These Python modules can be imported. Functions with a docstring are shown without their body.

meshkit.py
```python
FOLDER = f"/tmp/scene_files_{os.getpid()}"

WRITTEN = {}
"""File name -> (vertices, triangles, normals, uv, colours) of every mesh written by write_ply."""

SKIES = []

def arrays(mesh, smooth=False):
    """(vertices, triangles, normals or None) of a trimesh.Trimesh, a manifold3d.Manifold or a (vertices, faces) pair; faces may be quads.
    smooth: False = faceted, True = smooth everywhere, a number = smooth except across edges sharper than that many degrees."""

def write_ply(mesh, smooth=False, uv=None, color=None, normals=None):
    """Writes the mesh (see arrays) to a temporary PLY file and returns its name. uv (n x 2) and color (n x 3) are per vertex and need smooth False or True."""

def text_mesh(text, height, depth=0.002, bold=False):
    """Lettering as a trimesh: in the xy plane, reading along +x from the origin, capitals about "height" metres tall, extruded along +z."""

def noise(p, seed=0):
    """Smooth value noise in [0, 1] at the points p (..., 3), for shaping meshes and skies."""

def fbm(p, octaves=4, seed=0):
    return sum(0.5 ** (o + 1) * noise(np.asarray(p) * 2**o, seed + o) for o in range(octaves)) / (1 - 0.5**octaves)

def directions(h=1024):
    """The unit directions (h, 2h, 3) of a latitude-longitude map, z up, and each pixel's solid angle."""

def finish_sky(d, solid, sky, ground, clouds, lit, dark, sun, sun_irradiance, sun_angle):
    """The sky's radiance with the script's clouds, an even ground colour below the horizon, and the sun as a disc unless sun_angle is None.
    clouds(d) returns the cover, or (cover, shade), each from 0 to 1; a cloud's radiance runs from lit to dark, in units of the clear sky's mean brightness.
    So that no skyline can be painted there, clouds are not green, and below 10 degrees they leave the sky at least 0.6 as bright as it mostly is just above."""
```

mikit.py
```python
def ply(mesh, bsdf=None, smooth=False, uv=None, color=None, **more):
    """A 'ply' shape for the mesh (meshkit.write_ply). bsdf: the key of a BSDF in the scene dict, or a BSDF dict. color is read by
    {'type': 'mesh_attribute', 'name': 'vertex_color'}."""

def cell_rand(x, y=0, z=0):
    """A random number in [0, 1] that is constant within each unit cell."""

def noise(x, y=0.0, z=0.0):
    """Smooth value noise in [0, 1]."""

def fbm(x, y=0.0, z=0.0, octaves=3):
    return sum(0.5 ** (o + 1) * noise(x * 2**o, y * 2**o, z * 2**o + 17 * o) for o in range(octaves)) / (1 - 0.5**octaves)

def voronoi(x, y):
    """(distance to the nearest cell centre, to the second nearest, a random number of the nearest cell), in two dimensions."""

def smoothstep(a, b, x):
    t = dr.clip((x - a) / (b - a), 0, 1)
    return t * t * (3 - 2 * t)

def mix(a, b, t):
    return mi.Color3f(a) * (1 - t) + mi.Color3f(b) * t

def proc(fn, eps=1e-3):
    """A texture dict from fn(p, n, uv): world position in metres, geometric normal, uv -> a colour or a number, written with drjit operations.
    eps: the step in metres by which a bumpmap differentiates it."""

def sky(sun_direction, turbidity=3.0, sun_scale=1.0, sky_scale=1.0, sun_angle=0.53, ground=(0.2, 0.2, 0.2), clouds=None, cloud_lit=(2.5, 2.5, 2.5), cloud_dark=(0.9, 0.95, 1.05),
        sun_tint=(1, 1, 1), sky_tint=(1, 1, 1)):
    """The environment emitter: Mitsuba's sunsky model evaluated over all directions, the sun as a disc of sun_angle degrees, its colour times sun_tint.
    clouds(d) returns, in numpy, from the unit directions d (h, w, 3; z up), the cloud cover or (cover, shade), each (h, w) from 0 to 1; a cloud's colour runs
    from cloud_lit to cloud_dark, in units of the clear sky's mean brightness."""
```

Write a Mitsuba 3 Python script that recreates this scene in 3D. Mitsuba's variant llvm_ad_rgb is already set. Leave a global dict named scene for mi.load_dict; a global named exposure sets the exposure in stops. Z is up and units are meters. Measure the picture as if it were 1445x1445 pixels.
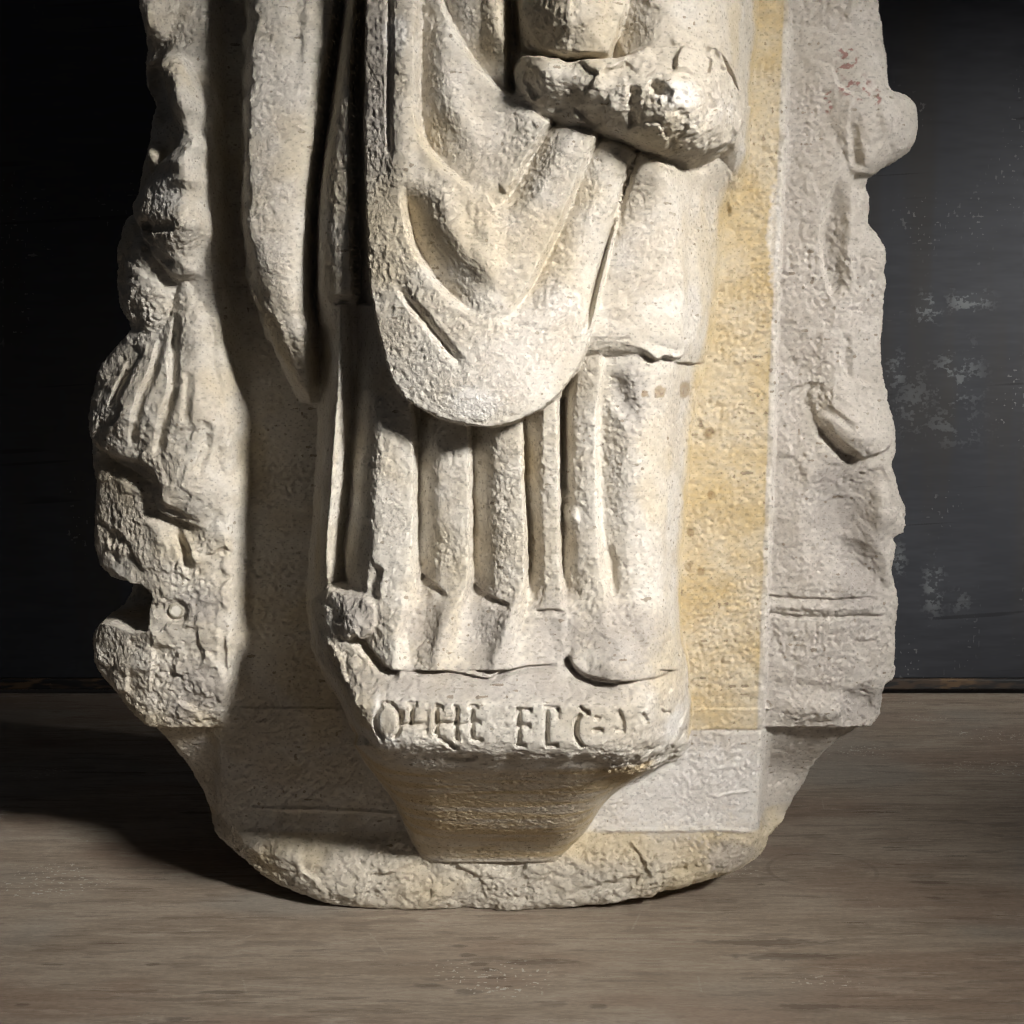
import math, numpy as np, trimesh, drjit as dr, mitsuba as mi, mikit, meshkit
from scipy.interpolate import RBFInterpolator, PchipInterpolator, LinearNDInterpolator, RegularGridInterpolator
from scipy.spatial import cKDTree
from scipy.ndimage import gaussian_filter, gaussian_filter1d, map_coordinates, spline_filter
import shapely
from mikit import noise, fbm, smoothstep, mix, proc, ply

T = mi.ScalarTransform4f
scene, labels = {}, {}
exposure = 0.0

# ------------------------------------------------------------------ camera
FPX, CPX = 1900.0, 722.5
PITCH = math.radians(7.0)
CAM = np.array([0.0, -0.95, 0.407])
FWD = np.array([0, math.cos(PITCH), -math.sin(PITCH)])
UP = np.array([0, math.sin(PITCH), math.cos(PITCH)])
scene['camera'] = {'type': 'perspective', 'fov': 2 * math.degrees(math.atan(CPX / FPX)), 'fov_axis': 'x', 'near_clip': 0.02, 'far_clip': 50.0,
                   'to_world': T().look_at(origin=CAM.tolist(), target=(CAM + FWD).tolist(), up=UP.tolist())}

# ------------------------------------------------------------------ light: one spot lamp out of frame, upper right
AIM = np.array([-0.09, -0.03, 0.25])
LDIR = np.array([0.60, -0.68, 0.47]); LDIR /= np.linalg.norm(LDIR)
LDIST = 1.9
LPOS = AIM + LDIR * LDIST
LAMP_RADIANCE = 395.0
BACK_RADIANCE = 900.0
SNOOT_LEN, SNOOT_R, BULB_R = 0.50, 0.110, 0.130
scene['room_light'] = {'type': 'constant', 'radiance': {'type': 'rgb', 'value': [0.020, 0.020, 0.021]}}


def frame_to(d):
    d = np.asarray(d, float) / np.linalg.norm(d)
    a = np.cross(d, [0, 0, 1.0]); a /= np.linalg.norm(a)
    m = np.eye(4); m[:3, 0], m[:3, 1], m[:3, 2] = a, np.cross(d, a), d
    return m


# ------------------------------------------------------------------ reading points off the picture plane at a known depth
def P(u, v, D=0.0):
    """world (x, z) of the point seen at (u, v) that stands D millimetres in front of the plane y = 0"""
    u, v, D = (np.asarray(k, float) for k in (u, v, D))
    a, b = (u - CPX) / FPX, -(v - CPX) / FPX
    dy = FWD[1] + b * UP[1]
    dz = FWD[2] + b * UP[2]
    t = (-D / 1000.0 - CAM[1]) / dy
    return a * t, CAM[2] + t * dz


def G(u, v, z=0.0):
    """world (x, y) on the table"""
    a, b = (u - CPX) / FPX, -(v - CPX) / FPX
    t = (z - CAM[2]) / (FWD[2] + b * UP[2])
    return a * t, CAM[1] + t * (FWD[1] + b * UP[1])


# ------------------------------------------------------------------ the height field of the carved stone (mm in front of y = 0)
STEP = 0.00092
ZD = float(P(722, -70, 0)[1])                      # fine up to here (just above the frame)
xs = np.arange(-0.345, 0.335, STEP)
zf = np.arange(-0.004, ZD, STEP)
zs = np.concatenate([zf, zf[-1] + np.cumsum(np.minimum(0.008, STEP * 1.10 ** np.arange(1, 120)))])
zs = zs[zs < 1.32]
NX, NZ = len(xs), len(zs)
NF = len(zf)
X, Z = np.meshgrid(xs, zs, indexing='ij')
X, Z = X[:, :NF], Z[:, :NF]                         # authored part
BACK = -120.0
H = np.full((NX, NF), BACK)
ID = np.zeros((NX, NF), np.int8)
ROUGH = np.full((NX, NF), 0.5)
PARTS = ['backing_slab', 'side_figure', 'side_figure_001', 'base', 'corbel', 'plinth', 'tunic', 'cloak', 'mantle', 'hanging_fold', 'sleeve', 'forearm', 'book', 'shoe', 'shoe_001', 'plug']
pid = {n: i for i, n in enumerate(PARTS)}


def nz(p, oct=3, seed=0):
    return meshkit.fbm(np.asarray(p), oct, seed) - 0.5


def bbox(px, pz, m=0.01):
    i0, i1 = np.searchsorted(xs, [px.min() - m, px.max() + m])
    j0, j1 = np.searchsorted(zf, [pz.min() - m, pz.max() + m])
    return slice(max(i0, 0), i1), slice(max(j0, 0), j1)


def curve(pts, n=260, closed=False, smooth=True, D0=0.0):
    a = np.array([[*p, D0][:3] for p in pts], float)
    if closed:
        a = np.vstack([a, a[:1]])
    s = np.concatenate([[0], np.cumsum(np.hypot(*np.diff(a[:, :2], axis=0).T) + 1e-6)])
    q = np.linspace(0, s[-1], n)
    f = PchipInterpolator(s, a, axis=0) if smooth else (lambda t: np.stack([np.interp(t, s, a[:, k]) for k in range(3)], 1))
    c = f(q)
    x, z = P(c[:, 0], c[:, 1], c[:, 2])
    return x, z, c[:, 2]


def sdist(bx, bz, sl, jitter=0.0, scale=0.012, seed=1):
    """signed distance in mm to the closed boundary, positive inside"""
    gx, gz = X[sl], Z[sl]
    d = cKDTree(np.c_[bx, bz]).query(np.c_[gx.ravel(), gz.ravel()])[0].reshape(gx.shape) * 1000
    poly = shapely.Polygon(np.c_[bx, bz]).buffer(0)
    ins = shapely.contains_xy(poly, gx.ravel(), gz.ravel()).reshape(gx.shape)
    d = np.where(ins, d, -d)
    if jitter:
        p = np.stack([gx / scale, gz / scale, gx * 0 + seed * 3.7], -1)
        d = d + jitter * 2 * nz(p, 4, seed)
    return d


def sm(a, b, t):
    t = np.clip((t - a) / (b - a), 0, 1)
    return t * t * (3 - 2 * t)


def put(sl, A, w, name, rough=None, mode='max', k=1.5):
    """lays the height A (weight w) over H"""
    h = H[sl]
    if mode == 'max':
        d = A - h
        top = h + 0.5 * (d + np.sqrt(d * d + k * k)) - 0.5 * k * np.exp(-np.abs(d) / k)
        new = h + (top - h) * w
        won = (w > 0.45) & (A > h - 0.3)
    else:
        new = h + (A - h) * w
        won = w > 0.5
    H[sl] = new
    if name is not None:
        ID[sl] = np.where(won, pid[name], ID[sl])
    if rough is not None:
        ROUGH[sl] = ROUGH[sl] + (rough - ROUGH[sl]) * np.where(won, w, 0)


FIGURE = {'tunic', 'mantle', 'hanging_fold', 'sleeve', 'forearm', 'book', 'shoe', 'shoe_001', 'plinth', 'corbel'}
LIFT = 30.0


def lift(D):
    D = np.asarray(D, float)
    return D + LIFT * sm(5, 45, D)


def lifted(c, name):
    c = np.array([[*p, 0.0][:3] for p in c], float)
    if name in FIGURE:
        c[:, 2] = lift(c[:, 2])
    return [tuple(p) for p in c]


def facet(gx, gz, cell, amp, seed, tilt=1.0):
    """broken stone: little planes, each tilted its own way"""
    r = np.random.default_rng(seed)
    cx, cz = np.meshgrid(np.arange(-0.45, 0.45, cell), np.arange(-0.05, 0.95, cell), indexing='ij')
    c = np.stack([cx, cz], -1).reshape(-1, 2) + r.uniform(-.5, .5, (cx.size, 2)) * cell
    ab = r.normal(0, 1, (len(c), 3))
    wx = gx + 0.004 * nz(np.stack([gx / 0.01, gz / 0.01, gx * 0 + seed], -1), 3, seed)
    wz = gz + 0.004 * nz(np.stack([gx / 0.01, gz / 0.01, gx * 0 + seed], -1), 3, seed + 1)
    d, i = cKDTree(c).query(np.c_[wx.ravel(), wz.ravel()], k=2)
    h = [(ab[i[:, q], 0] * (wx.ravel() - c[i[:, q], 0]) + ab[i[:, q], 1] * (wz.ravel() - c[i[:, q], 1])) / cell * tilt + 0.5 * ab[i[:, q], 2] for q in (0, 1)]
    w = 0.5 * np.clip(1 - (d[:, 1] - d[:, 0]) / (cell * 0.12), 0, 1)
    return (amp * (h[0] * (1 - w) + h[1] * w)).reshape(gx.shape)


def rbf(ctrl, sl):
    c = np.array(ctrl, float)
    x, z = P(c[:, 0], c[:, 1], c[:, 2])
    f = RBFInterpolator(np.c_[x, z] * 10, c[:, 2], kernel='thin_plate_spline', smoothing=1e-4)
    gx, gz = xs[sl[0]], zf[sl[1]]
    cx, cz = np.linspace(gx[0], gx[-1], max(4, len(gx) // 4)), np.linspace(gz[0], gz[-1], max(4, len(gz) // 4))
    v = f(np.stack(np.meshgrid(cx, cz, indexing='ij'), -1).reshape(-1, 2) * 10).reshape(len(cx), len(cz))
    return RegularGridInterpolator((cx, cz), v)(np.stack(np.meshgrid(gx, gz, indexing='ij'), -1))


def patch(name, border, inner=(), r=2.5, jitter=0.6, rough=None, mode='max', seed=1, smooth=True, folds=(), lumps=0.0, jscale=0.012, k=1.5, fac=None):
    border, inner = lifted(border, name), lifted(inner, name) if len(inner) else []
    bx, bz, _ = curve(border, 500, True, smooth)
    sl = bbox(bx, bz)
    A = rbf(list(border) + list(inner), sl)
    for f in folds:
        A = A + fold(sl, *f)
    if lumps:
        A = A + lumps * 2 * nz(np.stack([X[sl] / 0.018, Z[sl] / 0.018, X[sl] * 0 + seed], -1), 4, seed + 5)
    if fac:
        A = A + facet(X[sl], Z[sl], fac[0], fac[1], fac[2])
    put(sl, A, sm(-r, r, sdist(bx, bz, sl, jitter, jscale, seed)), name, rough, mode, k)


def loft(name, rows, w_edge=None, rough=None, mode='max', cols=14, step=5, jitter=0.0, seed=3, k=1.5, folds=(), jlim=None):
    vs = np.array([r[0] for r in rows], float)
    U = np.array([[p[0] for p in r[1]] for r in rows], float)
    D = np.array([[p[1] for p in r[1]] for r in rows], float)
    if name in FIGURE:
        D = lift(D)
    if name == 'cloak':
        D[:, 6:] = lift(D[:, 6:])
    nc = U.shape[1]
    vq = np.linspace(vs[0], vs[-1], max(2, int((vs[-1] - vs[0]) / step)))
    cq = np.linspace(0, nc - 1, (nc - 1) * cols + 1)
    Uq = PchipInterpolator(vs, U, axis=0)(vq); Dq = PchipInterpolator(vs, D, axis=0)(vq)
    Uq = PchipInterpolator(np.arange(nc), Uq, axis=1)(cq); Dq = PchipInterpolator(np.arange(nc), Dq, axis=1)(cq)
    x, z = P(Uq, vq[:, None] + 0 * Uq, Dq)
    sl = bbox(x, z, 0.004)
    pts = np.c_[X[sl].ravel(), Z[sl].ravel()]
    if jitter:
        jw = 1.0 if jlim is None else sm(jlim[1], jlim[0], pts[:, :1])
        pts = pts + jw * jitter / 1000 * 2 * np.stack([nz(np.c_[pts / 0.012, pts[:, 0] * 0 + seed], 3, seed), nz(np.c_[pts / 0.012, pts[:, 0] * 0 + seed + 9], 3, seed + 1)], -1)
    A = LinearNDInterpolator(np.c_[x.ravel(), z.ravel()], Dq.ravel())(pts).reshape(X[sl].shape)
    bad = np.isnan(A)
    A = np.where(bad, -200, A)
    for f in folds:
        A = A + fold(sl, *f)
    put(sl, A, np.where(bad, 0.0, 1.0), name, rough, mode, k)


def fold(sl, pts, amp, wl, wr, D0=80.0, p=1.0, taper=(0.15, 0.15), wob=0.0):
    """a crease or ridge along a line: amp mm high at the line, dying out over wl mm on its left and wr mm on its right (walking along it as drawn)"""
    x, z, _ = curve(pts, 300, False, True, D0 + LIFT * (D0 >= 44))
    gx, gz = X[sl], Z[sl]
    d, i = cKDTree(np.c_[x, z]).query(np.c_[gx.ravel(), gz.ravel()], distance_upper_bound=max(wl, wr) / 1000 + 1e-4)
    far = ~np.isfinite(d)
    i = np.where(far, 0, i); d = np.where(far, 9e3, d * 1000)
    tx, tz = np.gradient(x), np.gradient(z)
    side = tx[i] * (gz.ravel() - z[i]) - tz[i] * (gx.ravel() - x[i])   # > 0: left
    w = np.where(side > 0, wl, wr)
    s = np.clip(d / w, 0, 1)
    t = i / 299.0
    tp = np.ones_like(t)
    if taper[0]: tp = tp * sm(0, taper[0], t)
    if taper[1]: tp = tp * sm(0, taper[1], 1 - t)
    end = (i == 0) | (i == 299)
    tp = np.where(end & (d > 1.5), 0, tp)
    g = (1 - s ** 2) ** 2 if p == 1.0 else (1 - s) ** p
    return (amp * tp * g).reshape(gx.shape)


def carve(pts, amp, wl, wr, **kw):
    D0 = kw.get('D0', 80.0)
    x, z, _ = curve(pts, 100, False, True, D0 + LIFT * (D0 >= 44))
    sl = bbox(x, z, max(wl, wr) / 1000 + 0.003)
    H[sl] += fold(sl, pts, amp, wl, wr, **kw)


def blob(u, v, D, rx, rz, amp, p=2.0, rot=0.0):
    x, z = P(u, v, D + LIFT * (D >= 44))
    sl = bbox(np.array([x]), np.array([z]), max(rx, rz) / 1000 + 0.002)
    dx, dz = (X[sl] - x) * 1000, (Z[sl] - z) * 1000
    c, s = math.cos(rot), math.sin(rot)
    q = ((dx * c + dz * s) / rx) ** 2 + ((dz * c - dx * s) / rz) ** 2
    H[sl] += amp * np.clip(1 - q, 0, 1) ** p


# ---- the block itself: front face, canted sides, base
OUTLINE = [(196, -160), (205, 0), (207, 60), (201, 100), (216, 160), (213, 200), (198, 240), (190, 290), (170, 318), (164, 420), (186, 463), (160, 490), (131, 530), (121, 580), (125, 640), (131, 700), (127, 760),
           (138, 797), (158, 818), (150, 850), (138, 880), (124, 900), (125, 935), (150, 965), (215, 1025), (247, 1062), (280, 1112), (298, 1160), (320, 1192), (352, 1214), (386, 1246), (430, 1269), (500, 1279), (600, 1283),
           (700, 1282), (800, 1277), (900, 1263), (985, 1245), (1056, 1224), (1084, 1204), (1088, 1182), (1110, 1148), (1136, 1110), (1166, 1066), (1187, 1045), (1215, 1030), (1244, 1005), (1248, 972), (1264, 955), (1267, 880),
           (1270, 850), (1260, 800), (1267, 768), (1262, 760), (1278, 752), (1281, 720), (1270, 690), (1261, 655), (1268, 630), (1262, 590), (1250, 545), (1244, 500), (1250, 410), (1252, 360), (1232, 310), (1228, 256),
           (1246, 241), (1290, 210), (1300, 180), (1299, 150), (1282, 130), (1258, 120), (1255, 95), (1249, 50), (1240, 0), (1236, -160)]
OUTD = -25.0

lower = [
    (1000, [(150, -8), (230, -6), (288, -2), (316, 0), (360, 0), (1062, 1), (1076, 0), (1088, -8), (1280, -10)]),
    (1034, [(170, -16), (240, -13), (292, -8), (315, 0), (360, 0), (1060, 1), (1074, 0), (1087, -13), (1260, -18)]),
    (1100, [(220, -52), (268, -46), (298, -36), (313, -3), (360, 0), (1058, 1), (1071, -1), (1082, -44), (1200, -58)]),
    (1148, [(262, -66), (292, -56), (308, -34), (322, -2), (365, 1), (1054, 2), (1069, 0), (1080, -44), (1160, -62)]),
    (1164, [(270, -52), (300, -42), (314, -22), (330, 0), (370, 3), (1048, 4), (1068, 1), (1080, -30), (1140, -50)]),
    (1178, [(280, -46), (302, -36), (318, -14), (340, 3), (380, 6), (1040, 6), (1067, 2), (1078, -14), (1130, -40)]),
    (1225, [(300, -44), (336, -28), (366, -2), (410, 12), (470, 18), (980, 16), (1040, 5), (1068, -12), (1110, -44)]),
    (1262, [(340, -42), (384, -18), (416, 2), (462, 14), (520, 18), (880, 16), (975, 5), (1040, -16), (1090, -40)]),
    (1285, [(380, -42), (424, -16), (460, 2), (510, 12), (560, 13), (820, 12), (920, 0), (1000, -22), (1060, -42)]),
    (1310, [(400, -60), (450, -40), (500, -18), (540, -12), (600, -10), (800, -10), (880, -20), (980, -42), (1040, -60)])]
loft('base', lower, rough=0.7, mode='set')
upper = [
    (-160, [(170, -30), (240, 12), (292, 16), (318, -2), (336, -4), (1121, 0), (1127, -5), (1190, 2), (1275, -8)]),
    (0, [(180, -30), (245, 12), (296, 16), (320, -2), (338, -4), (1113, 0), (1119, -5), (1190, 2), (1275, -8)]),
    (200, [(180, -28), (250, 14), (300, 18), (322, -2), (340, -4), (1106, 0), (1112, -5), (1190, 3), (1275, -8)]),
    (400, [(140, -28), (240, 16), (300, 24), (326, 4), (344, -4), (1097, 0), (1103, -5), (1180, 3), (1280, -8)]),
    (600, [(100, -30), (230, 20), (316, 26), (342, 4), (362, -4), (1091, 0), (1097, -5), (1180, 4), (1290, -8)]),
    (800, [(105, -30), (230, 18), (316, 25), (344, 4), (364, -4), (1083, 0), (1089, -5), (1180, 4), (1290, -8)]),
    (960, [(105, -30), (225, 12), (316, 20), (340, 3), (358, -3), (1078, 0), (1084, -4), (1175, 4), (1285, -8)]),
    (1026, [(130, -30), (222, 4), (296, 8), (318, 2), (340, 0), (1076, 0), (1081, -4), (1170, 2), (1285, -10)])]
loft('backing_slab', upper, rough=0.9, mode='max', k=0.4)
xl, zl = P(np.array([331, 331]), np.array([0, 800]), 10)
# which parts of the block belong to the two side reliefs
arr_v = np.array([-160, 0, 200, 400, 600, 800, 1026.]); arr_u = np.array([1121, 1113, 1106, 1097, 1091, 1083, 1076.])
ax_, az_ = P(arr_u, arr_v, 0)
ARX = lambda z: np.interp(z, az_[::-1], ax_[::-1])
lef_u = np.array([334, 334, 336, 338, 356, 358, 350.])
lx_, lz_ = P(lef_u, arr_v, 0)
LFX = lambda z: np.interp(z, lz_[::-1], lx_[::-1])
zb = P(0, 1026, 5)[1]
side_l = (X < LFX(Z)) & (Z > zb); side_r = (X > ARX(Z)) & (Z > zb)
ID[side_l] = pid['side_figure']; ID[side_r] = pid['side_figure_001']
ROUGH[side_l] = 1.0; ROUGH[side_r] = 0.9
# rim of the front face: a worn pale arris
for j in range(0, NF):
    pass
H += 0.6 * np.exp(-((X - ARX(Z) + 0.0015) / 0.0025) ** 2) * (Z > zb)
carve([(1080, 1031), (1030, 1030), (985, 1030)], -1.2, 2.0, 1.2, D0=0, taper=(0, 0.2))
carve([(330, 1140), (480, 1143), (590, 1150)], 1.6, 1.5, 2.5, D0=1)
carve([(835, 1166), (900, 1168), (1000, 1166), (1064, 1170)], 2.2, 1.5, 3.0, D0=1, taper=(0.1, 0.05))
carve([(1010, 1124), (1030, 1118), (1060, 1116)], 1.0, 1.0, 2.0, D0=1)
carve([(800, 1262), (850, 1250), (900, 1240), (960, 1226), (1000, 1225)], -3.5, 6, 3, D0=12)
carve([(320, 1000), (330, 960), (322, 930), (326, 870)], -3, 4, 3, D0=4)

sl = (slice(0, NX), slice(0, NF))
ft = sm(float(P(0, 1172, 5)[1]), float(P(0, 1200, 10)[1]), Z)
H += ft * (6.0 * nz(np.stack([X / 0.034, Z / 0.022, X * 0], -1), 3, 61) + facet(X, Z, 0.022, 1.5, 83) + facet(X, Z, 0.008, 0.35, 84))
ROUGH += ft * 0.5
# ---- left side relief (badly weathered small figure)
S = 'side_figure'
patch(S, [(200, -160, 0), (203, -60, 0), (205, 50, 4), (225, 66, 6), (246, 62, 4), (258, 40, 2), (262, -60, 0), (262, -160, 0)], [(225, 20, 24), (215, 45, 20), (238, -30, 22)], r=4, jitter=1.5, rough=1.3, lumps=2)
carve([(212, 84), (222, 130), (236, 185)], -16, 12, 10, D0=0, taper=(0.1, 0.2))
patch(S, [(246, 66, 4), (230, 84, 14), (240, 140, 22), (254, 180, 26), (256, 205, 28), (238, 222, 22), (206, 258, 12), (183, 292, 4), (200, 330, 18), (222, 366, 27), (252, 393, 30), (285, 384, 28), (312, 366, 6), (318, 280, -2), (315, 230, -2), (309, 180, -2), (301, 120, -4), (284, 72, -4), (262, 52, -2)],
      [(262, 80, 16), (272, 110, 30), (282, 160, 37), (288, 210, 38), (270, 200, 37), (285, 260, 40), (292, 320, 38), (258, 270, 40), (225, 300, 31), (255, 350, 38), (205, 300, 20), (270, 360, 36)], r=3, jitter=1.5, rough=1.0, lumps=2.5,
      folds=[([(205, 300), (212, 335), (230, 358), (250, 374)], -6, 3, 8, 33), ([(190, 320), (212, 324), (238, 327), (262, 326)], -5, 7, 2.5, 30), ([(235, 240), (262, 248), (285, 250)], -3, 6, 6, 36)])
patch(S, [(206, 165, -8), (210, 200, 4), (214, 245, 10), (232, 236, 14), (232, 205, 6), (222, 190, -8)], [(222, 215, 15)], r=3, jitter=1, rough=1.3)
patch(S, [(178, 300, -12), (163, 330, -14), (163, 420, -14), (185, 466, -8), (215, 478, 10), (245, 455, 16), (262, 420, 16), (262, 390, 16), (225, 368, 16), (200, 330, 10)], [(195, 390, 18), (220, 420, 22), (185, 440, 10), (178, 360, 8), (235, 400, 21), (210, 400, 22)], r=4, jitter=2, rough=1.8, lumps=3)
patch(S, [(200, 466, 6), (165, 505, -8), (140, 540, -14), (120, 590, -16), (126, 622, -4), (150, 640, 8), (210, 662, 24), (224, 690, 28), (226, 708, 30), (250, 722, 28), (290, 738, 24), (330, 745, 14), (352, 640, -4), (352, 560, -6), (340, 480, -6), (326, 400, -4), (318, 372, 2), (262, 392, 22), (240, 440, 18)],
      [(170, 570, 18), (200, 600, 29), (230, 560, 32), (260, 500, 30), (250, 620, 36), (285, 600, 37), (290, 680, 35), (305, 550, 30), (240, 680, 35), (185, 540, 20), (150, 610, 12), (285, 440, 27), (305, 480, 24), (318, 600, 28), (324, 680, 25)], r=3, jitter=1.2, rough=0.7, lumps=1.5,
      folds=[([(240, 440), (238, 500), (240, 545), (228, 590), (216, 650)], -6, 8, 3, 33), ([(218, 470), (212, 520), (196, 560), (186, 600), (180, 640)], -5, 7, 3, 28), ([(195, 480), (170, 530), (148, 580)], -7, 9, 3, 13),
             ([(290, 590), (285, 640), (272, 670)], -4, 6, 3, 36), ([(262, 520), (264, 560), (258, 600)], -3, 7, 3, 34)])
carve([(128, 634), (150, 652), (190, 668), (214, 682), (222, 716), (262, 735), (300, 745)], -9, 2, 12, D0=10)
patch(S, [(128, 735, -26), (126, 765, -24), (142, 800, -20), (165, 815, -8), (205, 815, 4), (250, 822, 16), (290, 815, 20), (335, 775, 8), (335, 735, 12), (290, 728, 22), (262, 740, 12), (220, 735, -4), (175, 728, -12)], [(170, 770, 2), (220, 780, 12), (270, 785, 24), (245, 800, 20), (300, 770, 24)], r=4, jitter=2, rough=1.9, lumps=3)
carve([(240, 748), (258, 772), (266, 795), (282, 815)], -9, 8, 4, D0=15)
patch(S, [(124, 905, -24), (128, 938, -22), (152, 968, -16), (214, 1021, -6), (296, 1025, 2), (322, 1015, 2), (345, 940, -2), (345, 860, 2), (335, 800, 8), (290, 800, 20), (240, 812, 14), (222, 850, 8), (215, 890, 4), (160, 888, -10)], [(200, 930, 10), (260, 900, 18), (280, 960, 15), (220, 980, 6), (165, 920, -2), (310, 880, 18), (300, 840, 20), (312, 940, 14)], r=2.5, jitter=1.2, rough=1.5, lumps=2.0)
blob(252, 860, 14, 9, 9, -2.0, 0.7)
wl = (ID == pid['side_figure']).astype(float)
up = sm(float(P(0, 420, 20)[1]), float(P(0, 330, 20)[1]), Z)
H += 11.0 * gaussian_filter(wl * up * sm(6, 22, H), 2.0)
brk = np.maximum(sm(float(P(0, 700, 10)[1]), float(P(0, 760, 10)[1]), Z) , sm(float(P(230, 0, 10)[0]), float(P(170, 0, 10)[0]), X))
H += gaussian_filter(wl * (0.45 + 0.55 * brk), 2.0) * (facet(X, Z, 0.017, 1.6, 81) + facet(X, Z, 0.006, 0.35, 82))
ROUGH -= 0.35 * wl
# square notch cut through the block's edge
nx0, nz0, _ = curve([(80, 822), (158, 822), (206, 826), (219, 838), (213, 856), (211, 884), (190, 888), (150, 882), (80, 890)], 300, True, False, 2)
sl = bbox(nx0, nz0)
put(sl, X[sl] * 0 - 75.0, sm(-1.3, 1.3, sdist(nx0, nz0, sl, 1.0, 0.01, 8)), None, None, 'set')
patch(S, [(124, 905, -22), (128, 938, -20), (152, 968, -14), (214, 1020, -6), (300, 1024, 0), (322, 1000, 2), (330, 940, 4), (325, 870, 8), (290, 850, 14), (230, 860, 12), (215, 890, 6), (160, 888, -10)], [(200, 930, 8), (260, 900, 16), (280, 960, 14), (220, 980, 6), (165, 920, -2)], r=3, jitter=1.2, rough=1.6, lumps=2.0)
blob(252, 860, 14, 9, 9, -2.0, 0.7)

# ---- right side relief
S = 'side_figure_001'
patch(S, [(1206, 254, 4), (1225, 254, 0), (1246, 244, -8), (1292, 212, -12), (1306, 180, -14), (1303, 150, -14), (1285, 126, -12), (1257, 108, -10), (1250, 60, -8), (1235, 20, -5), (1195, 10, 0), (1168, 90, 0), (1168, 190, 0), (1192, 228, 2)], [(1240, 180, 14), (1265, 170, 10), (1225, 228, 11), (1215, 140, 11), (1205, 210, 9), (1200, 90, 5), (1235, 100, 6)], r=3, jitter=0.8, rough=0.6)
carve([(1198, 175), (1203, 205), (1208, 240)], -4, 5, 5, D0=2)
carve([(1200, 250), (1225, 250), (1250, 242)], -7, 2, 12, D0=-2)
carve([(1192, 250), (1174, 285), (1164, 340), (1170, 390), (1184, 424)], -9, 17, 5, D0=0, taper=(0.2, 0.12))
carve([(1199, 262), (1198, 330), (1201, 420)], 2.2, 4, 9, D0=2)
carve([(1216, 255), (1226, 290), (1234, 330)], -8, 8, 8, D0=-4)
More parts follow.
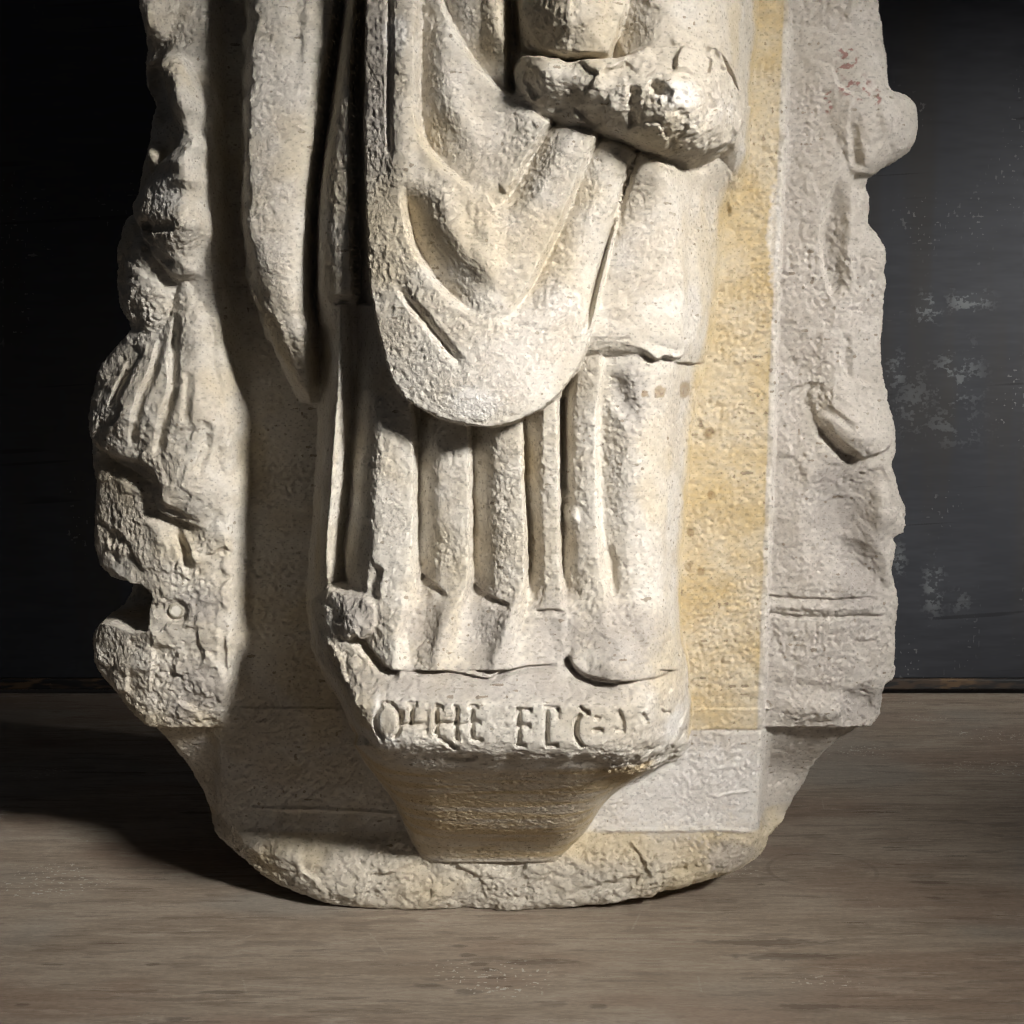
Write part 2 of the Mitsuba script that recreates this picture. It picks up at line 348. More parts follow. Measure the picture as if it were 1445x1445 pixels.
patch(S, [(1143, 548, 2), (1150, 585, 5), (1170, 612, 9), (1198, 640, 11), (1222, 646, 10), (1256, 630, 2), (1262, 590, -8), (1255, 530, -10), (1225, 480, -4), (1180, 480, 2), (1155, 515, 2)], [(1165, 575, 10), (1195, 598, 17), (1222, 626, 18), (1235, 600, 10), (1205, 550, 7)], r=1.6, jitter=1, rough=1.0, lumps=1)
carve([(1160, 600), (1185, 628), (1215, 650)], -5, 3, 9, D0=4)
carve([(1162, 575), (1185, 590), (1205, 605)], -3, 4, 5, D0=12)
carve([(1195, 470), (1192, 500), (1200, 540)], -2.5, 5, 5, D0=2)
blob(1185, 740, 2, 30, 58, -13); blob(1245, 705, -6, 14, 30, 7); blob(1218, 800, 0, 18, 30, -10, rot=0.5); blob(1130, 560, -2, 24, 60, -3)
carve([(1086, 844), (1150, 846), (1240, 844)], -3.0, 1.6, 2.2, D0=2, taper=(0.02, 0.1))
carve([(1086, 868), (1140, 872), (1200, 870), (1252, 872)], -3.6, 2.2, 1.5, D0=2, taper=(0.02, 0.08))
carve([(1086, 856), (1160, 858), (1246, 857)], 1.8, 4, 4, D0=2, taper=(0.02, 0.1))
carve([(1100, 968), (1150, 975), (1200, 982), (1240, 968)], -2.5, 9, 12, D0=2)
blob(1160, 1000, 2, 40, 14, 6); blob(1215, 1000, 0, 22, 18, -8)

# ---- robed figure: lower tunic in pleats
tun = [
    (430, [(455, -5), (480, 58), (496, 42), (512, 50), (540, 70), (575, 72), (592, 60), (622, 74), (655, 76), (668, 62), (700, 76), (730, 78), (742, 62), (768, 76), (786, 76), (800, 58), (815, 74), (842, 76), (850, 68), (882, 74), (945, 66), (975, 22), (1006, -5)]),
    (505, [(452, -5), (478, 58), (495, 40), (510, 48), (538, 72), (576, 75), (592, 58), (622, 76), (658, 79), (668, 58), (702, 78), (734, 80), (742, 60), (768, 77), (786, 77), (800, 54), (815, 74), (846, 80), (856, 76), (890, 78), (945, 66), (970, 26), (1000, -5)]),
    (600, [(448, -5), (473, 58), (491, 38), (506, 46), (536, 74), (580, 78), (591, 56), (622, 76), (660, 80), (668, 58), (702, 78), (734, 82), (741, 58), (768, 77), (787, 78), (793, 54), (812, 71), (838, 75), (848, 66), (885, 74), (935, 62), (958, 28), (984, -5)]),
    (710, [(442, -5), (466, 56), (484, 36), (498, 44), (532, 78), (582, 82), (591, 58), (620, 78), (661, 83), (668, 60), (702, 81), (737, 86), (744, 60), (768, 79), (787, 81), (793, 56), (814, 73), (840, 78), (850, 66), (888, 74), (930, 64), (950, 34), (972, -5)]),
    (790, [(436, -5), (460, 54), (478, 38), (492, 48), (530, 82), (578, 86), (592, 62), (622, 80), (660, 86), (669, 64), (704, 84), (740, 90), (748, 64), (770, 82), (788, 84), (794, 62), (818, 78), (844, 82), (856, 70), (890, 76), (930, 66), (946, 36), (964, -5)]),
    (835, [(432, -5), (462, 46), (482, 36), (496, 56), (536, 87), (576, 90), (594, 74), (620, 84), (654, 90), (670, 72), (704, 88), (736, 93), (748, 74), (770, 85), (790, 87), (798, 74), (822, 82), (850, 86), (866, 76), (895, 80), (930, 70), (946, 40), (962, -5)]),
    (850, [(432, -5), (462, 50), (484, 50), (500, 66), (536, 90), (570, 94), (588, 84), (615, 88), (645, 94), (664, 84), (700, 90), (728, 96), (748, 82), (770, 87), (790, 88), (800, 82), (824, 84), (852, 88), (870, 82), (900, 84), (935, 72), (948, 44), (962, -5)]),
    (900, [(440, -5), (468, 56), (492, 68), (512, 84), (540, 98), (558, 102), (576, 92), (604, 98), (622, 103), (650, 94), (690, 97), (712, 104), (735, 92), (770, 92), (792, 93), (808, 92), (830, 94), (856, 96), (874, 94), (905, 94), (940, 76), (952, 46), (964, -5)]),
    (946, [(455, -5), (480, 60), (505, 86), (528, 98), (550, 106), (560, 108), (580, 103), (600, 106), (616, 108), (645, 103), (680, 106), (698, 109), (735, 103), (770, 100), (795, 98), (812, 96), (834, 98), (860, 98), (878, 96), (910, 94), (945, 76), (957, 46), (968, -5)])]
for _, r in tun:
    r.insert(2, (r[1][0] + 9, r[1][1] - 4)); r[3] = (r[3][0] + 6, r[3][1])
    r[4] = (max(r[4][0], r[3][0] + 7), r[4][1])
loft('tunic', tun, rough=0.55, k=1.0, jitter=0.6)
carve([(490, 470), (478, 600), (470, 700), (466, 790)], 1.5, 4, 4, D0=45)
carve([(536, 800), (528, 830), (532, 852)], -5, 4, 6, D0=88)
carve([(590, 817), (610, 826), (632, 842)], -6, 1.5, 6, D0=84, taper=(0.1, 0.2))
carve([(664, 830), (690, 843), (722, 850)], -6, 1.5, 6, D0=86, taper=(0.1, 0.2))
carve([(753, 866), (785, 862), (800, 868)], -3, 1.5, 4, D0=88)
carve([(795, 560), (797, 640), (800, 712)], -8, 3.5, 6, D0=60, taper=(0.02, 0.03))
blob(806, 728, 70, 6, 9, 7); blob(795, 700, 50, 5, 6, 8)
blob(878, 560, 74, 10, 22, -5, rot=0.4); blob(905, 640, 70, 16, 40, 2)
carve([(858, 770), (866, 810), (862, 840)], -3, 4, 4, D0=76)
blob(600, 880, 96, 12, 22, -3.5); blob(668, 890, 96, 14, 26, -3.5); blob(780, 895, 94, 16, 16, -3)

# ---- cloak hanging behind the left arm and its inner fold
clo = [
    (-160, [(342, -8), (355, 40), (370, 73), (428, 76), (486, 69), (496, 42), (501, 44), (506, 58), (510, 62), (514, 52), (528, 66)]),
    (0, [(346, -8), (354, 38), (364, 72), (420, 75), (474, 69), (484, 40), (489, 42), (496, 60), (504, 64), (510, 42), (522, 66)]),
    (150, [(340, -8), (347, 38), (356, 72), (405, 75), (450, 68), (464, 36), (470, 40), (482, 60), (496, 64), (503, 38), (516, 66)]),
    (300, [(340, -8), (346, 38), (354, 70), (394, 73), (430, 66), (446, 32), (452, 38), (472, 60), (495, 65), (503, 38), (518, 68)]),
    (415, [(352, -8), (360, 36), (369, 62), (402, 71), (427, 62), (443, 30), (450, 34), (474, 58), (499, 62), (508, 38), (526, 70)]),
    (428, [(356, -8), (364, 34), (372, 60), (405, 69), (429, 60), (444, 30), (450, 30), (476, 50), (498, 46), (510, 36), (532, 70)]),
    (490, [(382, -8), (390, 30), (400, 52), (424, 60), (441, 49), (450, 24), (460, 26), (484, 56), (500, 42), (515, 40), (545, 70)]),
    (545, [(410, -8), (416, 18), (423, 36), (434, 42), (443, 30), (452, 16), (462, 20), (482, 56), (497, 38), (511, 44), (550, 70)]),
    (568, [(420, -8), (425, 0), (433, 10), (437, 12), (443, 4), (451, -2), (462, 16), (481, 56), (496, 38), (510, 44), (550, 70)])]
loft('cloak', clo, rough=0.6, k=0.6, jitter=3.4, jlim=(float(P(375, 0, 50)[0]), float(P(400, 0, 50)[0])))
carve([(416, -60), (412, 40), (405, 120)], -2.2, 5, 10, D0=68, taper=(0.0, 0.4))
carve([(400, 420), (420, 500), (460, 640), (470, 720)], 1.5, 4, 4, D0=20)

# ---- folded panel hanging from the arm at the right, and the figure's right flank
han = [
    (150, [(880, 60), (895, 90), (925, 92), (950, 84), (964, 66), (1000, 44), (1046, 30), (1064, -5)]),
    (215, [(888, 56), (905, 90), (930, 92), (949, 84), (958, 66), (992, 36), (1034, 28), (1054, -5)]),
    (300, [(866, 50), (880, 78), (920, 83), (957, 74), (966, 58), (998, 27), (1012, 19), (1030, -5)]),
    (400, [(836, 58), (850, 82), (900, 85), (961, 71), (968, 56), (998, 25), (1006, 15), (1018, -5)]),
    (470, [(818, 66), (832, 88), (890, 87), (960, 72), (967, 56), (991, 27), (1000, 13), (1010, -5)]),
    (488, [(813, 70), (827, 85), (885, 85), (957, 70), (966, 54), (987, 27), (997, 12), (1006, -5)]),
    (512, [(808, 62), (824, 70), (885, 70), (953, 58), (964, 44), (983, 20), (993, 5), (1000, -9)])]
loft('hanging_fold', han, rough=0.5, k=0.6, jitter=0.5)
patch('hanging_fold', [(822, 440, 86), (838, 470, 88), (862, 478, 87), (885, 484, 86), (908, 493, 84), (930, 508, 80), (938, 504, 78), (955, 507, 72), (966, 500, 58), (966, 450, 60), (900, 430, 86)], [], r=1.2, jitter=1.0, rough=0.6, jscale=0.008)
carve([(962, 240), (964, 330), (965, 420), (965, 500)], 1.6, 2, 2, D0=66)
carve([(978, 235), (975, 330), (978, 430), (974, 500)], -5, 7, 5, D0=45)
carve([(930, 350), (905, 400), (870, 430)], -2.0, 6, 4, D0=84)

# ---- mantle
man_b = [(514, -160, 78), (514, 0, 78), (513, 120, 78), (514, 250, 80), (519, 380, 84), (533, 470, 91), (556, 545, 96), (590, 578, 102), (640, 598, 106), (690, 605, 108), (748, 588, 106), (795, 552, 100), (824, 505, 95), (842, 440, 91), (860, 360, 86), (884, 262, 84), (897, 222, 90), (905, 150, 92), (905, 60, 92), (890, -160, 88)]
man_i = [(564, -80, 87), (563, 50, 89), (562, 150, 90), (566, 250, 92), (580, 330, 95), (590, 420, 100), (640, 490, 107), (700, 545, 112), (760, 490, 107), (720, 430, 106), (800, 390, 100), (640, 320, 100), (700, 240, 96), (640, 190, 93), (640, 80, 91), (690, 60, 86), (712, 165, 93), (735, 160, 97), (765, 178, 102), (820, 195, 104), (870, 215, 100), (845, 280, 97), (650, 570, 109), (740, 565, 110), (820, 440, 99),
         (535, 50, 84), (534, 200, 85), (540, 330, 89)]
mf = [
    ([(592, -120), (594, 60), (592, 140), (600, 195), (628, 232), (662, 262), (692, 288)], -15, 25, 4, 84, 1.5, (0.05, 0.35)),
    ([(572, 255), (582, 330), (604, 375), (636, 415), (666, 438), (692, 452)], -17, 25, 4, 88, 1.5, (0.2, 0.4)),
    ([(612, -60), (640, 30), (672, 84), (705, 118), (738, 142)], -12, 18, 4, 84, 1.4, (0.05, 0.15)),
    ([(552, 396), (594, 446), (630, 490), (658, 525)], -7, 5.5, 3.5, 96, 1.3, (0.25, 0.25)),
    ([(682, 290), (704, 290), (726, 268), (746, 232), (768, 196), (794, 158)], -12, 3.5, 15, 88, 1.4, (0.3, 0.0)),
    ([(684, 452), (712, 448), (742, 418), (774, 360), (802, 300), (824, 244), (852, 180)], -12, 3.5, 16, 90, 1.4, (0.3, 0.0)),
    ([(690, 300), (690, 350), (694, 400)], 3, 12, 12, 96, 1.0, (0.3, 0.3)),
    ([(690, 286), (712, 270)], -4, 6, 6, 90, 1.0, (0.2, 0.2)),
    ([(622, 20), (624, 110), (660, 180), (700, 215)], 3, 11, 14, 88, 1.0, (0.1, 0.2)),
    ([(620, 262), (642, 325), (684, 376), (722, 400)], 3, 11, 14, 92, 1.0, (0.1, 0.2)),
    ([(572, -100), (569, 100), (566, 200), (560, 300)], 3, 12, 12, 88, 1.0, (0.0, 0.2)),
    ([(550, -60), (552, 60), (551, 150), (552, 232)], -4, 3, 3, 80, 1.0, (0.05, 0.1)),
    ([(690, -40), (700, 40), (712, 90)], 6, 10, 9, 84, 1.0, (0.1, 0.3)),
    ([(722, -60), (722, 60), (724, 140)], -18, 7, 5, 84, 1.0, (0.05, 0.1)),
]
patch('mantle', man_b, man_i, r=1.6, jitter=0.8, rough=0.55, folds=mf, k=0.8)
carve([(892, 222), (872, 290), (852, 360), (838, 410), (824, 470), (818, 486)], -9, 2.5, 2.5, D0=80, taper=(0.05, 0.2))

# ---- sleeve, book and forearm at the top right
patch('sleeve', [(872, -160, 88), (868, 40, 96), (880, 80, 104), (1000, 70, 96), (1036, 110, 58), (1048, 150, 40), (1058, 170, 4), (1066, 100, -4), (1072, 0, -4), (1076, -160, -4), (1050, -160, 40), (1040, -40, 60)], [(930, 0, 112), (985, 20, 104), (920, 50, 114), (1015, 60, 86), (1030, 0, 72), (950, -100, 106)], r=2, jitter=0.8, rough=0.7, lumps=1.0, fac=(0.025, 2.0, 73))
patch('sleeve', [(1005, 190, 40), (1012, 230, 28), (1022, 280, 14), (1034, 300, 2), (1046, 262, -4), (1060, 200, -6), (1060, 150, 0), (1035, 140, 46)], [(1034, 200, 40), (1034, 240, 26)], r=3, jitter=1.2, rough=1.2, lumps=1.0, k=3.0, fac=(0.012, 1.6, 78))
patch('book', [(731, -160, 98), (732, -20, 98), (740, 40, 98), (756, 62, 104), (790, 78, 114), (858, 76, 118), (872, 46, 118), (886, 0, 112), (892, -160, 108)], [(765, 20, 116), (800, 40, 124), (840, 40, 124), (860, 0, 118), (790, -60, 122), (748, 20, 106)], r=1.6, jitter=1.0, rough=0.9, lumps=1.0, fac=(0.02, 2.0, 72))
patch('forearm', [(728, 96, 92), (736, 78, 100), (765, 72, 110), (800, 82, 116), (870, 80, 118), (945, 58, 114), (1005, 62, 104), (1034, 105, 78), (1053, 160, 50), (1040, 192, 64), (992, 217, 86), (944, 219, 94), (905, 206, 100), (870, 193, 103), (800, 172, 102), (748, 150, 95), (730, 122, 90)],
      [(754, 98, 114), (800, 110, 123), (860, 120, 128), (900, 135, 131), (960, 110, 127), (1000, 140, 114), (905, 165, 127), (945, 192, 120), (985, 194, 108), (860, 152, 124), (775, 122, 117), (830, 100, 126), (830, 138, 122), (800, 152, 106), (860, 176, 108), (900, 192, 112)], r=1.6, jitter=1.8, rough=1.0, lumps=2.0, k=0.6,
      folds=[([(900, 175), (893, 150), (896, 120)], -6, 5, 5, 128), ([(915, 115), (932, 128), (948, 140)], -4, 4, 5, 128), ([(990, 58), (1010, 80), (1022, 105)], -6, 4, 6, 102), ([(738, 108), (752, 124), (758, 142)], -5, 5, 4, 100)], fac=(0.017, 2.6, 71))
carve([(728, 20), (738, 60), (756, 72), (790, 84)], -7, 3, 4, D0=108)
carve([(742, 154), (800, 176), (872, 198), (905, 209), (950, 224), (1000, 222), (1024, 205)], -5, 3, 4, D0=94, taper=(0.1, 0.1))

# ---- plinth with inscription, and the corbel under it
cor = [
    (1050, [(498, -5), (512, 80), (600, 110), (800, 112), (930, 84), (962, -5)]),
    (1076, [(516, -5), (527, 72), (603, 102), (804, 104), (906, 76), (940, -5)]),
    (1100, [(534, -5), (543, 56), (610, 82), (798, 84), (872, 60), (896, -5)]),
    (1130, [(555, -5), (563, 40), (618, 58), (788, 59), (842, 43), (856, -5)]),
    (1168, [(572, -5), (580, 24), (628, 36), (778, 37), (820, 26), (830, -5)]),
    (1202, [(585, -5), (592, 13), (640, 19), (768, 19), (796, 14), (804, -5)]),
    (1216, [(594, -5), (600, 11), (650, 16), (760, 16), (788, 12), (797, -5)])]
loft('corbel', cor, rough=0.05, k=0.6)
pli = [
    (850, [(436, -5), (444, 38), (460, 60), (560, 66), (760, 66), (880, 60), (930, 40), (955, -5)]),
    (905, [(438, -5), (450, 50), (472, 80), (560, 88), (760, 88), (900, 80), (945, 45), (966, -5)]),
    (945, [(453, -5), (466, 55), (486, 92), (570, 102), (760, 102), (900, 92), (955, 45), (973, -5)]),
    (982, [(474, -5), (484, 62), (498, 107), (580, 115), (760, 115), (900, 109), (955, 60), (975, -5)]),
    (998, [(481, -5), (491, 66), (506, 114), (580, 121), (760, 122), (900, 114), (955, 62), (977, -5)]),
    (1045, [(506, -5), (518, 66), (532, 113), (590, 120), (760, 122), (890, 114), (950, 60), (974, -5)]),
    (1062, [(514, -5), (525, 62), (540, 104), (600, 114), (760, 117), (880, 112), (940, 54), (966, -5)]),
    (1074, [(522, -5), (535, 54), (552, 86), (610, 98), (760, 104), (880, 102), (925, 46), (952, -5)])]
loft('plinth', pli, rough=0.45, k=1.0, jitter=1.6, seed=12)
patch('plinth', [(840, 1060, 96), (880, 1060, 96), (930, 1055, 70), (955, 1050, 40), (938, 1078, 40), (905, 1092, 60), (865, 1090, 84), (820, 1082, 88)], [(870, 1075, 100), (900, 1072, 88)], r=1.5, jitter=1.5, rough=1.6)
edge = (ID == pid['plinth']) * np.maximum(sm(float(P(0, 1046, 119)[1]), float(P(0, 1062, 119)[1]), Z), np.maximum(sm(float(P(512, 0, 110)[0]), float(P(488, 0, 110)[0]), X), sm(float(P(900, 0, 110)[0]), float(P(930, 0, 110)[0]), X)))
H += gaussian_filter(edge.astype(float), 1.5) * (facet(X, Z, 0.009, 1.7, 85) + facet(X, Z, 0.005, 0.8, 86))
wr = gaussian_filter((ID == pid['side_figure_001']).astype(float), 2.0)
H += wr * facet(X, Z, 0.022, 0.9, 87)
# chipped left corner of the plinth
patch('plinth', [(444, 870, 30), (446, 905, 36), (462, 940, 48), (480, 925, 70), (478, 870, 66), (485, 830, 50), (468, 818, 36), (455, 840, 32)], [(466, 880, 58), (462, 905, 54)], r=2.5, jitter=2.0, rough=2.0, lumps=2, fac=(0.008, 2.0, 88))
LET = [([(541, 996), (533, 1004), (529, 1020), (532, 1036), (541, 1046)], 1), ([(541, 996), (552, 995), (560, 1002), (564, 1018), (561, 1034), (552, 1044)], 1), ([(531, 996), (548, 993)], .6),
       ([(581, 996), (580, 1018), (580, 1026)], 1), ([(573, 994), (590, 995)], .9), ([(566, 1024), (582, 1022)], .8), ([(568, 1000), (566, 1018)], .5), ([(582, 1023), (600, 1022)], .5), ([(602, 1000), (601, 1040)], .35),
       ([(616, 996), (615, 1018), (615, 1040)], 1.1), ([(612, 995), (626, 999)], .9), ([(615, 1021), (645, 1021)], .9), ([(616, 1040), (632, 1048), (644, 1060)], .9), ([(638, 997), (648, 998)], .8),
       ([(645, 998), (644, 1020), (645, 1047)], 1), ([(645, 1022), (666, 1022)], .5), ([(667, 998), (666, 1020), (666, 1034), (672, 1044), (684, 1044)], 1), ([(660, 996), (676, 997)], .8), ([(667, 1019), (680, 1019)], .8),
       ([(732, 1000), (732, 1025), (731, 1050)], 1), ([(727, 1000), (752, 1001)], .8), ([(732, 1024), (749, 1023)], .9), ([(726, 1051), (744, 1051)], .8),
       ([(772, 999), (771, 1025), (771, 1051)], 1.1), ([(765, 997), (790, 1000)], .8), ([(788, 1000), (786, 1014)], .6), ([(770, 1052), (788, 1051)], .9),
       ([(818, 996), (824, 1003), (833, 1006)], 1.2), ([(822, 1006), (813, 1018), (812, 1034), (816, 1046), (826, 1056)], 1.3), ([(834, 1034), (842, 1031), (852, 1032)], .9), ([(838, 1012), (846, 1016)], .7),
       ([(872, 1004), (877, 1014), (880, 1032)], .8), ([(868, 1033), (884, 1035)], .7), ([(906, 1012), (912, 1020), (916, 1026)], .8), ([(938, 1012), (942, 1024), (958, 1033)], 1.2)]
LETTER_OF = [0] * 3 + [1] * 6 + [2] * 6 + [3] * 4 + [4] * 4 + [5] * 4 + [6] * 4 + [7] * 2 + [8, 9]
for (pts, s), w in zip(LET, LETTER_OF):
    x, z, _ = curve(pts, 100, False, True, 119.0 + LIFT)
    sl = bbox(x, z, 0.006)
    f = fold(sl, pts, -4.3 * s, 2.3, 2.3, D0=119, p=1.0, taper=(0.08, 0.08))
    H[sl] += f
    ID[sl] = np.where(f < -0.7, len(PARTS) + w, ID[sl])
PARTS += ['letter' if k == 0 else 'letter_%03d' % k for k in range(10)]
pid = {n: i for i, n in enumerate(PARTS)}
# feet
patch('shoe', [(448, 850, 46), (466, 832, 60), (500, 838, 76), (524, 850, 90), (530, 866, 92), (527, 884, 96), (505, 905, 92), (478, 900, 80), (456, 880, 60)], [(490, 862, 84), (510, 872, 91), (470, 860, 70)], r=1.6, jitter=1.2, rough=0.9, k=2.5, fac=(0.012, 1.5, 75))
carve([(492, 900), (520, 922), (545, 942), (566, 950)], -9, 3, 5, D0=98, taper=(0.1, 0.1))
carve([(566, 952), (610, 948), (650, 952), (690, 958), (715, 948), (750, 944), (790, 942)], -5, 1.5, 3, D0=104, taper=(0.1, 0.1))
patch('shoe_001', [(804, 925, 98), (814, 946, 106), (845, 959, 110), (890, 963, 108), (930, 957, 88), (955, 935, 52), (952, 890, 50), (925, 850, 70), (880, 845, 80), (838, 866, 86), (812, 900, 92)], [(850, 930, 107), (875, 945, 112), (905, 935, 100), (855, 895, 96), (905, 890, 86)], r=1.4, jitter=0.8, rough=0.6, k=2.5, fac=(0.016, 0.9, 76))
carve([(802, 932), (815, 954), (845, 966), (880, 968)], -8, 1.8, 6, D0=106, taper=(0.05, 0.25))
blob(941, 905, 60, 7, 7, -5)

# ---- plaster plug in the left relief
px_, pz_ = P(251, 860, 12)
sl = bbox(np.array([px_]), np.array([pz_]), 0.012)
dd = np.hypot(X[sl] - px_, Z[sl] - pz_) * 1000
put(sl, X[sl] * 0 + 17.5 + 1.5 * nz(np.stack([X[sl] / 0.004, Z[sl] / 0.004, X[sl] * 0], -1)), sm(6.5, 5.2, dd), 'plug', 0.4, 'set')

# ---- outline, rounded and chipped
def outline_depth(u, v):
    if u > 1076:
        return float(np.interp(v, [1015, 1034, 1100, 1145, 1170, 1200], [-10, -18, -54, -66, -30, -16]))
    if u < 400:
        return float(np.interp(v, [1015, 1034, 1100, 1150, 1175, 1200, 1270], [-16, -16, -48, -58, -40, -26, -8]))
    return -4.0


OUTLINE = [(u, v, outline_depth(u, v)) for u, v in OUTLINE]
ox, oz, _ = curve(OUTLINE, 2400, True, True, OUTD)
sl = (slice(0, NX), slice(0, NF))
od = sdist(ox, oz, sl, 1.6, 0.014, 21) + 0.8 * nz(np.stack([X / 0.004, Z / 0.004, X * 0], -1), 3, 4)
od = od + sm(0.030, 0.010, Z) * (5.0 * nz(np.stack([X / 0.020, Z / 0.05, X * 0 + 3], -1), 3, 6) - 1.5)
e = np.clip(1 - od / 9.0, 0, 1)
Hs = H - 7.0 * e ** 2.5 * 1.0
H = np.where(od > 0.6, Hs, BACK - 5)
# broad unevenness of hand-cut stone
P3 = np.stack([X / 0.030, Z / 0.030, H / 60.0], -1)
H += np.where(H > BACK, 1.6 * nz(P3, 3, 31) * (0.6 + ROUGH), 0)
ROUGH = gaussian_filter(ROUGH, 2.5)

# ---- the stone goes on above the frame
kz = zs[NF:]
ext = np.repeat(H[:, -1:], len(kz), 1)
mx, mz = np.meshgrid(xs, kz, indexing='ij')
fade = sm(0, 0.05, mz - kz[0])
ext = np.where(ext > BACK, np.maximum(gaussian_filter1d(ext, 2, axis=0), BACK) + fade * 14 * nz(np.stack([mx / 0.05, mz / 0.09, mx * 0], -1), 3, 77), ext)
topl = 1.30 - 0.05 * np.abs(nz(np.stack([mx / 0.06, mx * 0, mx * 0], -1), 3, 5)) * 4
ext = np.where(mz > topl, BACK - 5, ext)
H = np.concatenate([H, ext], 1)
ID = np.concatenate([ID, np.repeat(ID[:, -1:], len(kz), 1)], 1)
ROUGH = np.concatenate([ROUGH, np.repeat(ROUGH[:, -1:], len(kz), 1)], 1)
H = gaussian_filter(H, 0.45)
H = np.maximum(H, BACK - 5)
H[[0, -1], :] = BACK - 5; H[:, [0, -1]] = BACK - 5


# ------------------------------------------------------------------ height field -> evenly meshed surface (naive surface nets over the crossed cells)
def surface(H):
    s = (H - (BACK - 4)) / (STEP * 1000)           # in cells; a node (i, j, k) is stone where k < s
    nx, nz_ = s.shape
    KM = int(s.max()) + 4
    ii, jj = np.meshgrid(np.arange(nx), np.arange(nz_), indexing='ij')
    keys, pos, quads, n0 = [], [], [], 0
    def key(i, j, k): return (i.astype(np.int64) * nz_ + j) * KM + k
    def emit(cells, p, flip):
        nonlocal n0
        keys.append(np.stack([key(*c) for c in cells], 1)); pos.append(p)
        q = np.arange(len(p) * 4).reshape(-1, 4) + n0 * 4
        quads.append(np.where(flip[:, None], q[:, ::-1], q)); n0 += len(p)
    m = (s > 0) & (ii > 0) & (jj > 0) & (ii < nx - 1) & (jj < nz_ - 1)
    i, j = ii[m], jj[m]; k = np.floor(s[m]).astype(int)
    emit([(i - 1, j - 1, k), (i, j - 1, k), (i, j, k), (i - 1, j, k)], np.c_[i, j, s[m]].astype(float), np.zeros(len(i), bool))
    for ax in (0, 1):
        a, b = (s[:-1], s[1:]) if ax == 0 else (s[:, :-1], s[:, 1:])
        gi, gj = (ii[:-1], jj[:-1]) if ax == 0 else (ii[:, :-1], jj[:, :-1])
        lo, hi = np.minimum(a, b), np.maximum(a, b)
        k0 = np.maximum(np.ceil(lo), 0).astype(int); k1 = np.ceil(hi).astype(int)
        cnt = np.maximum(k1 - k0, 0)
        ok = cnt > 0
        if ax == 0: ok &= (gj > 0) & (gj < nz_ - 1)
        else: ok &= (gi > 0) & (gi < nx - 1)
        c = cnt[ok]
        i, j = np.repeat(gi[ok], c), np.repeat(gj[ok], c)
        k = np.repeat(k0[ok], c) + np.arange(c.sum()) - np.repeat(np.cumsum(c) - c, c)
        av, bv = np.repeat(a[ok], c), np.repeat(b[ok], c)
        t = np.clip((k - av) / (bv - av), 0, 1)
        g = k > 0
        i, j, k, t, av, bv = i[g], j[g], k[g], t[g], av[g], bv[g]
        if ax == 0:
            emit([(i, j - 1, k - 1), (i, j, k - 1), (i, j, k), (i, j - 1, k)], np.c_[i + t, j, k].astype(float), av < bv)
        else:
            emit([(i - 1, j, k - 1), (i, j, k - 1), (i, j, k), (i - 1, j, k)], np.c_[i, j + t, k].astype(float), av > bv)
    keys = np.concatenate(keys); pos = np.concatenate(pos); quads = np.concatenate(quads)
    u, inv = np.unique(keys.ravel(), return_inverse=True)
    w = np.bincount(inv)
    p4 = np.repeat(pos, 4, 0)
    V = np.stack([np.bincount(inv, p4[:, c]) / w for c in range(3)], 1)
    Q = inv[quads]
    c = np.clip(s, -3, None)
    gx, gz = np.gradient(c)
    cs = spline_filter(c, 3)
    for _ in range(2):                             # slide the vertices onto the surface itself
        ij = V[:, :2].T
        r = np.clip(map_coordinates(cs, ij, order=3, prefilter=False) - V[:, 2], -1.5, 1.5)
        a, b = map_coordinates(gx, ij, order=1), map_coordinates(gz, ij, order=1)
        w = r / (1 + a * a + b * b)
        V += np.stack([-a * w, -b * w, w], 1)
    return V, np.vstack([Q[:, [0, 1, 2]], Q[:, [0, 2, 3]]])


V, F = surface(H)
gi, gj = V[:, 0].copy(), V[:, 1].copy()
V = np.stack([np.interp(gi, np.arange(NX), xs), -(V[:, 2] * STEP * 1000 + BACK - 4) / 1000, np.interp(gj, np.arange(NZ), zs)], 1)


def normals(V, F):
    fn = np.cross(V[F[:, 1]] - V[F[:, 0]], V[F[:, 2]] - V[F[:, 0]])
    n = np.stack([np.bincount(F.ravel(), np.repeat(fn[:, c], 3), len(V)) for c in range(3)], 1)
    return n / np.maximum(np.linalg.norm(n, axis=1, keepdims=True), 1e-12)


N = normals(V, F)
ri, rj = np.clip(np.round(gi).astype(int), 0, NX - 1), np.clip(np.round(gj).astype(int), 0, NZ - 1)
R = ROUGH[ri, rj]
a1 = nz(V / 0.0085, 3, 41); worn = sm(0.36, 0.64, meshkit.fbm(V / 0.035, 3, 51))
def turned(seed):
    q, _ = np.linalg.qr(np.random.default_rng(seed).normal(size=(3, 3)))
    return V @ q


a2 = 0.34 * nz(turned(1) / 0.0040, 1, 42) + 0.50 * nz(turned(2) / 0.0024, 1, 48) + 0.50 * nz(turned(3) / 0.0021, 1, 49)
pit = np.clip(meshkit.noise(V / 0.0042, 43) - 0.72, 0, 1)
q4, _ = np.linalg.qr(np.random.default_rng(4).normal(size=(3, 3)))
pit2 = np.clip(meshkit.noise(V @ q4 / 0.0027, 47) - 0.60, 0, 1)
ridg = nz(V / 0.0050, 2, 44)
disp = R * (2.0 * a1 + 0.9 * ridg) + (0.5 + 0.7 * R) * (0.55 + 0.75 * worn) * 1.3 * a2 - 3.2 * pit * (0.35 + 0.8 * R) - 2.6 * pit2 * (0.15 + 1.0 * R) * (0.3 + 1.0 * worn)
V = V + N * disp[:, None] / 1000
V[:, 2] = np.maximum(V[:, 2], 0.0008)
N = normals(V, F)
fid = np.bincount(np.arange(3), minlength=3)[0] * 0 + ID[ri, rj][F[:, 0]]
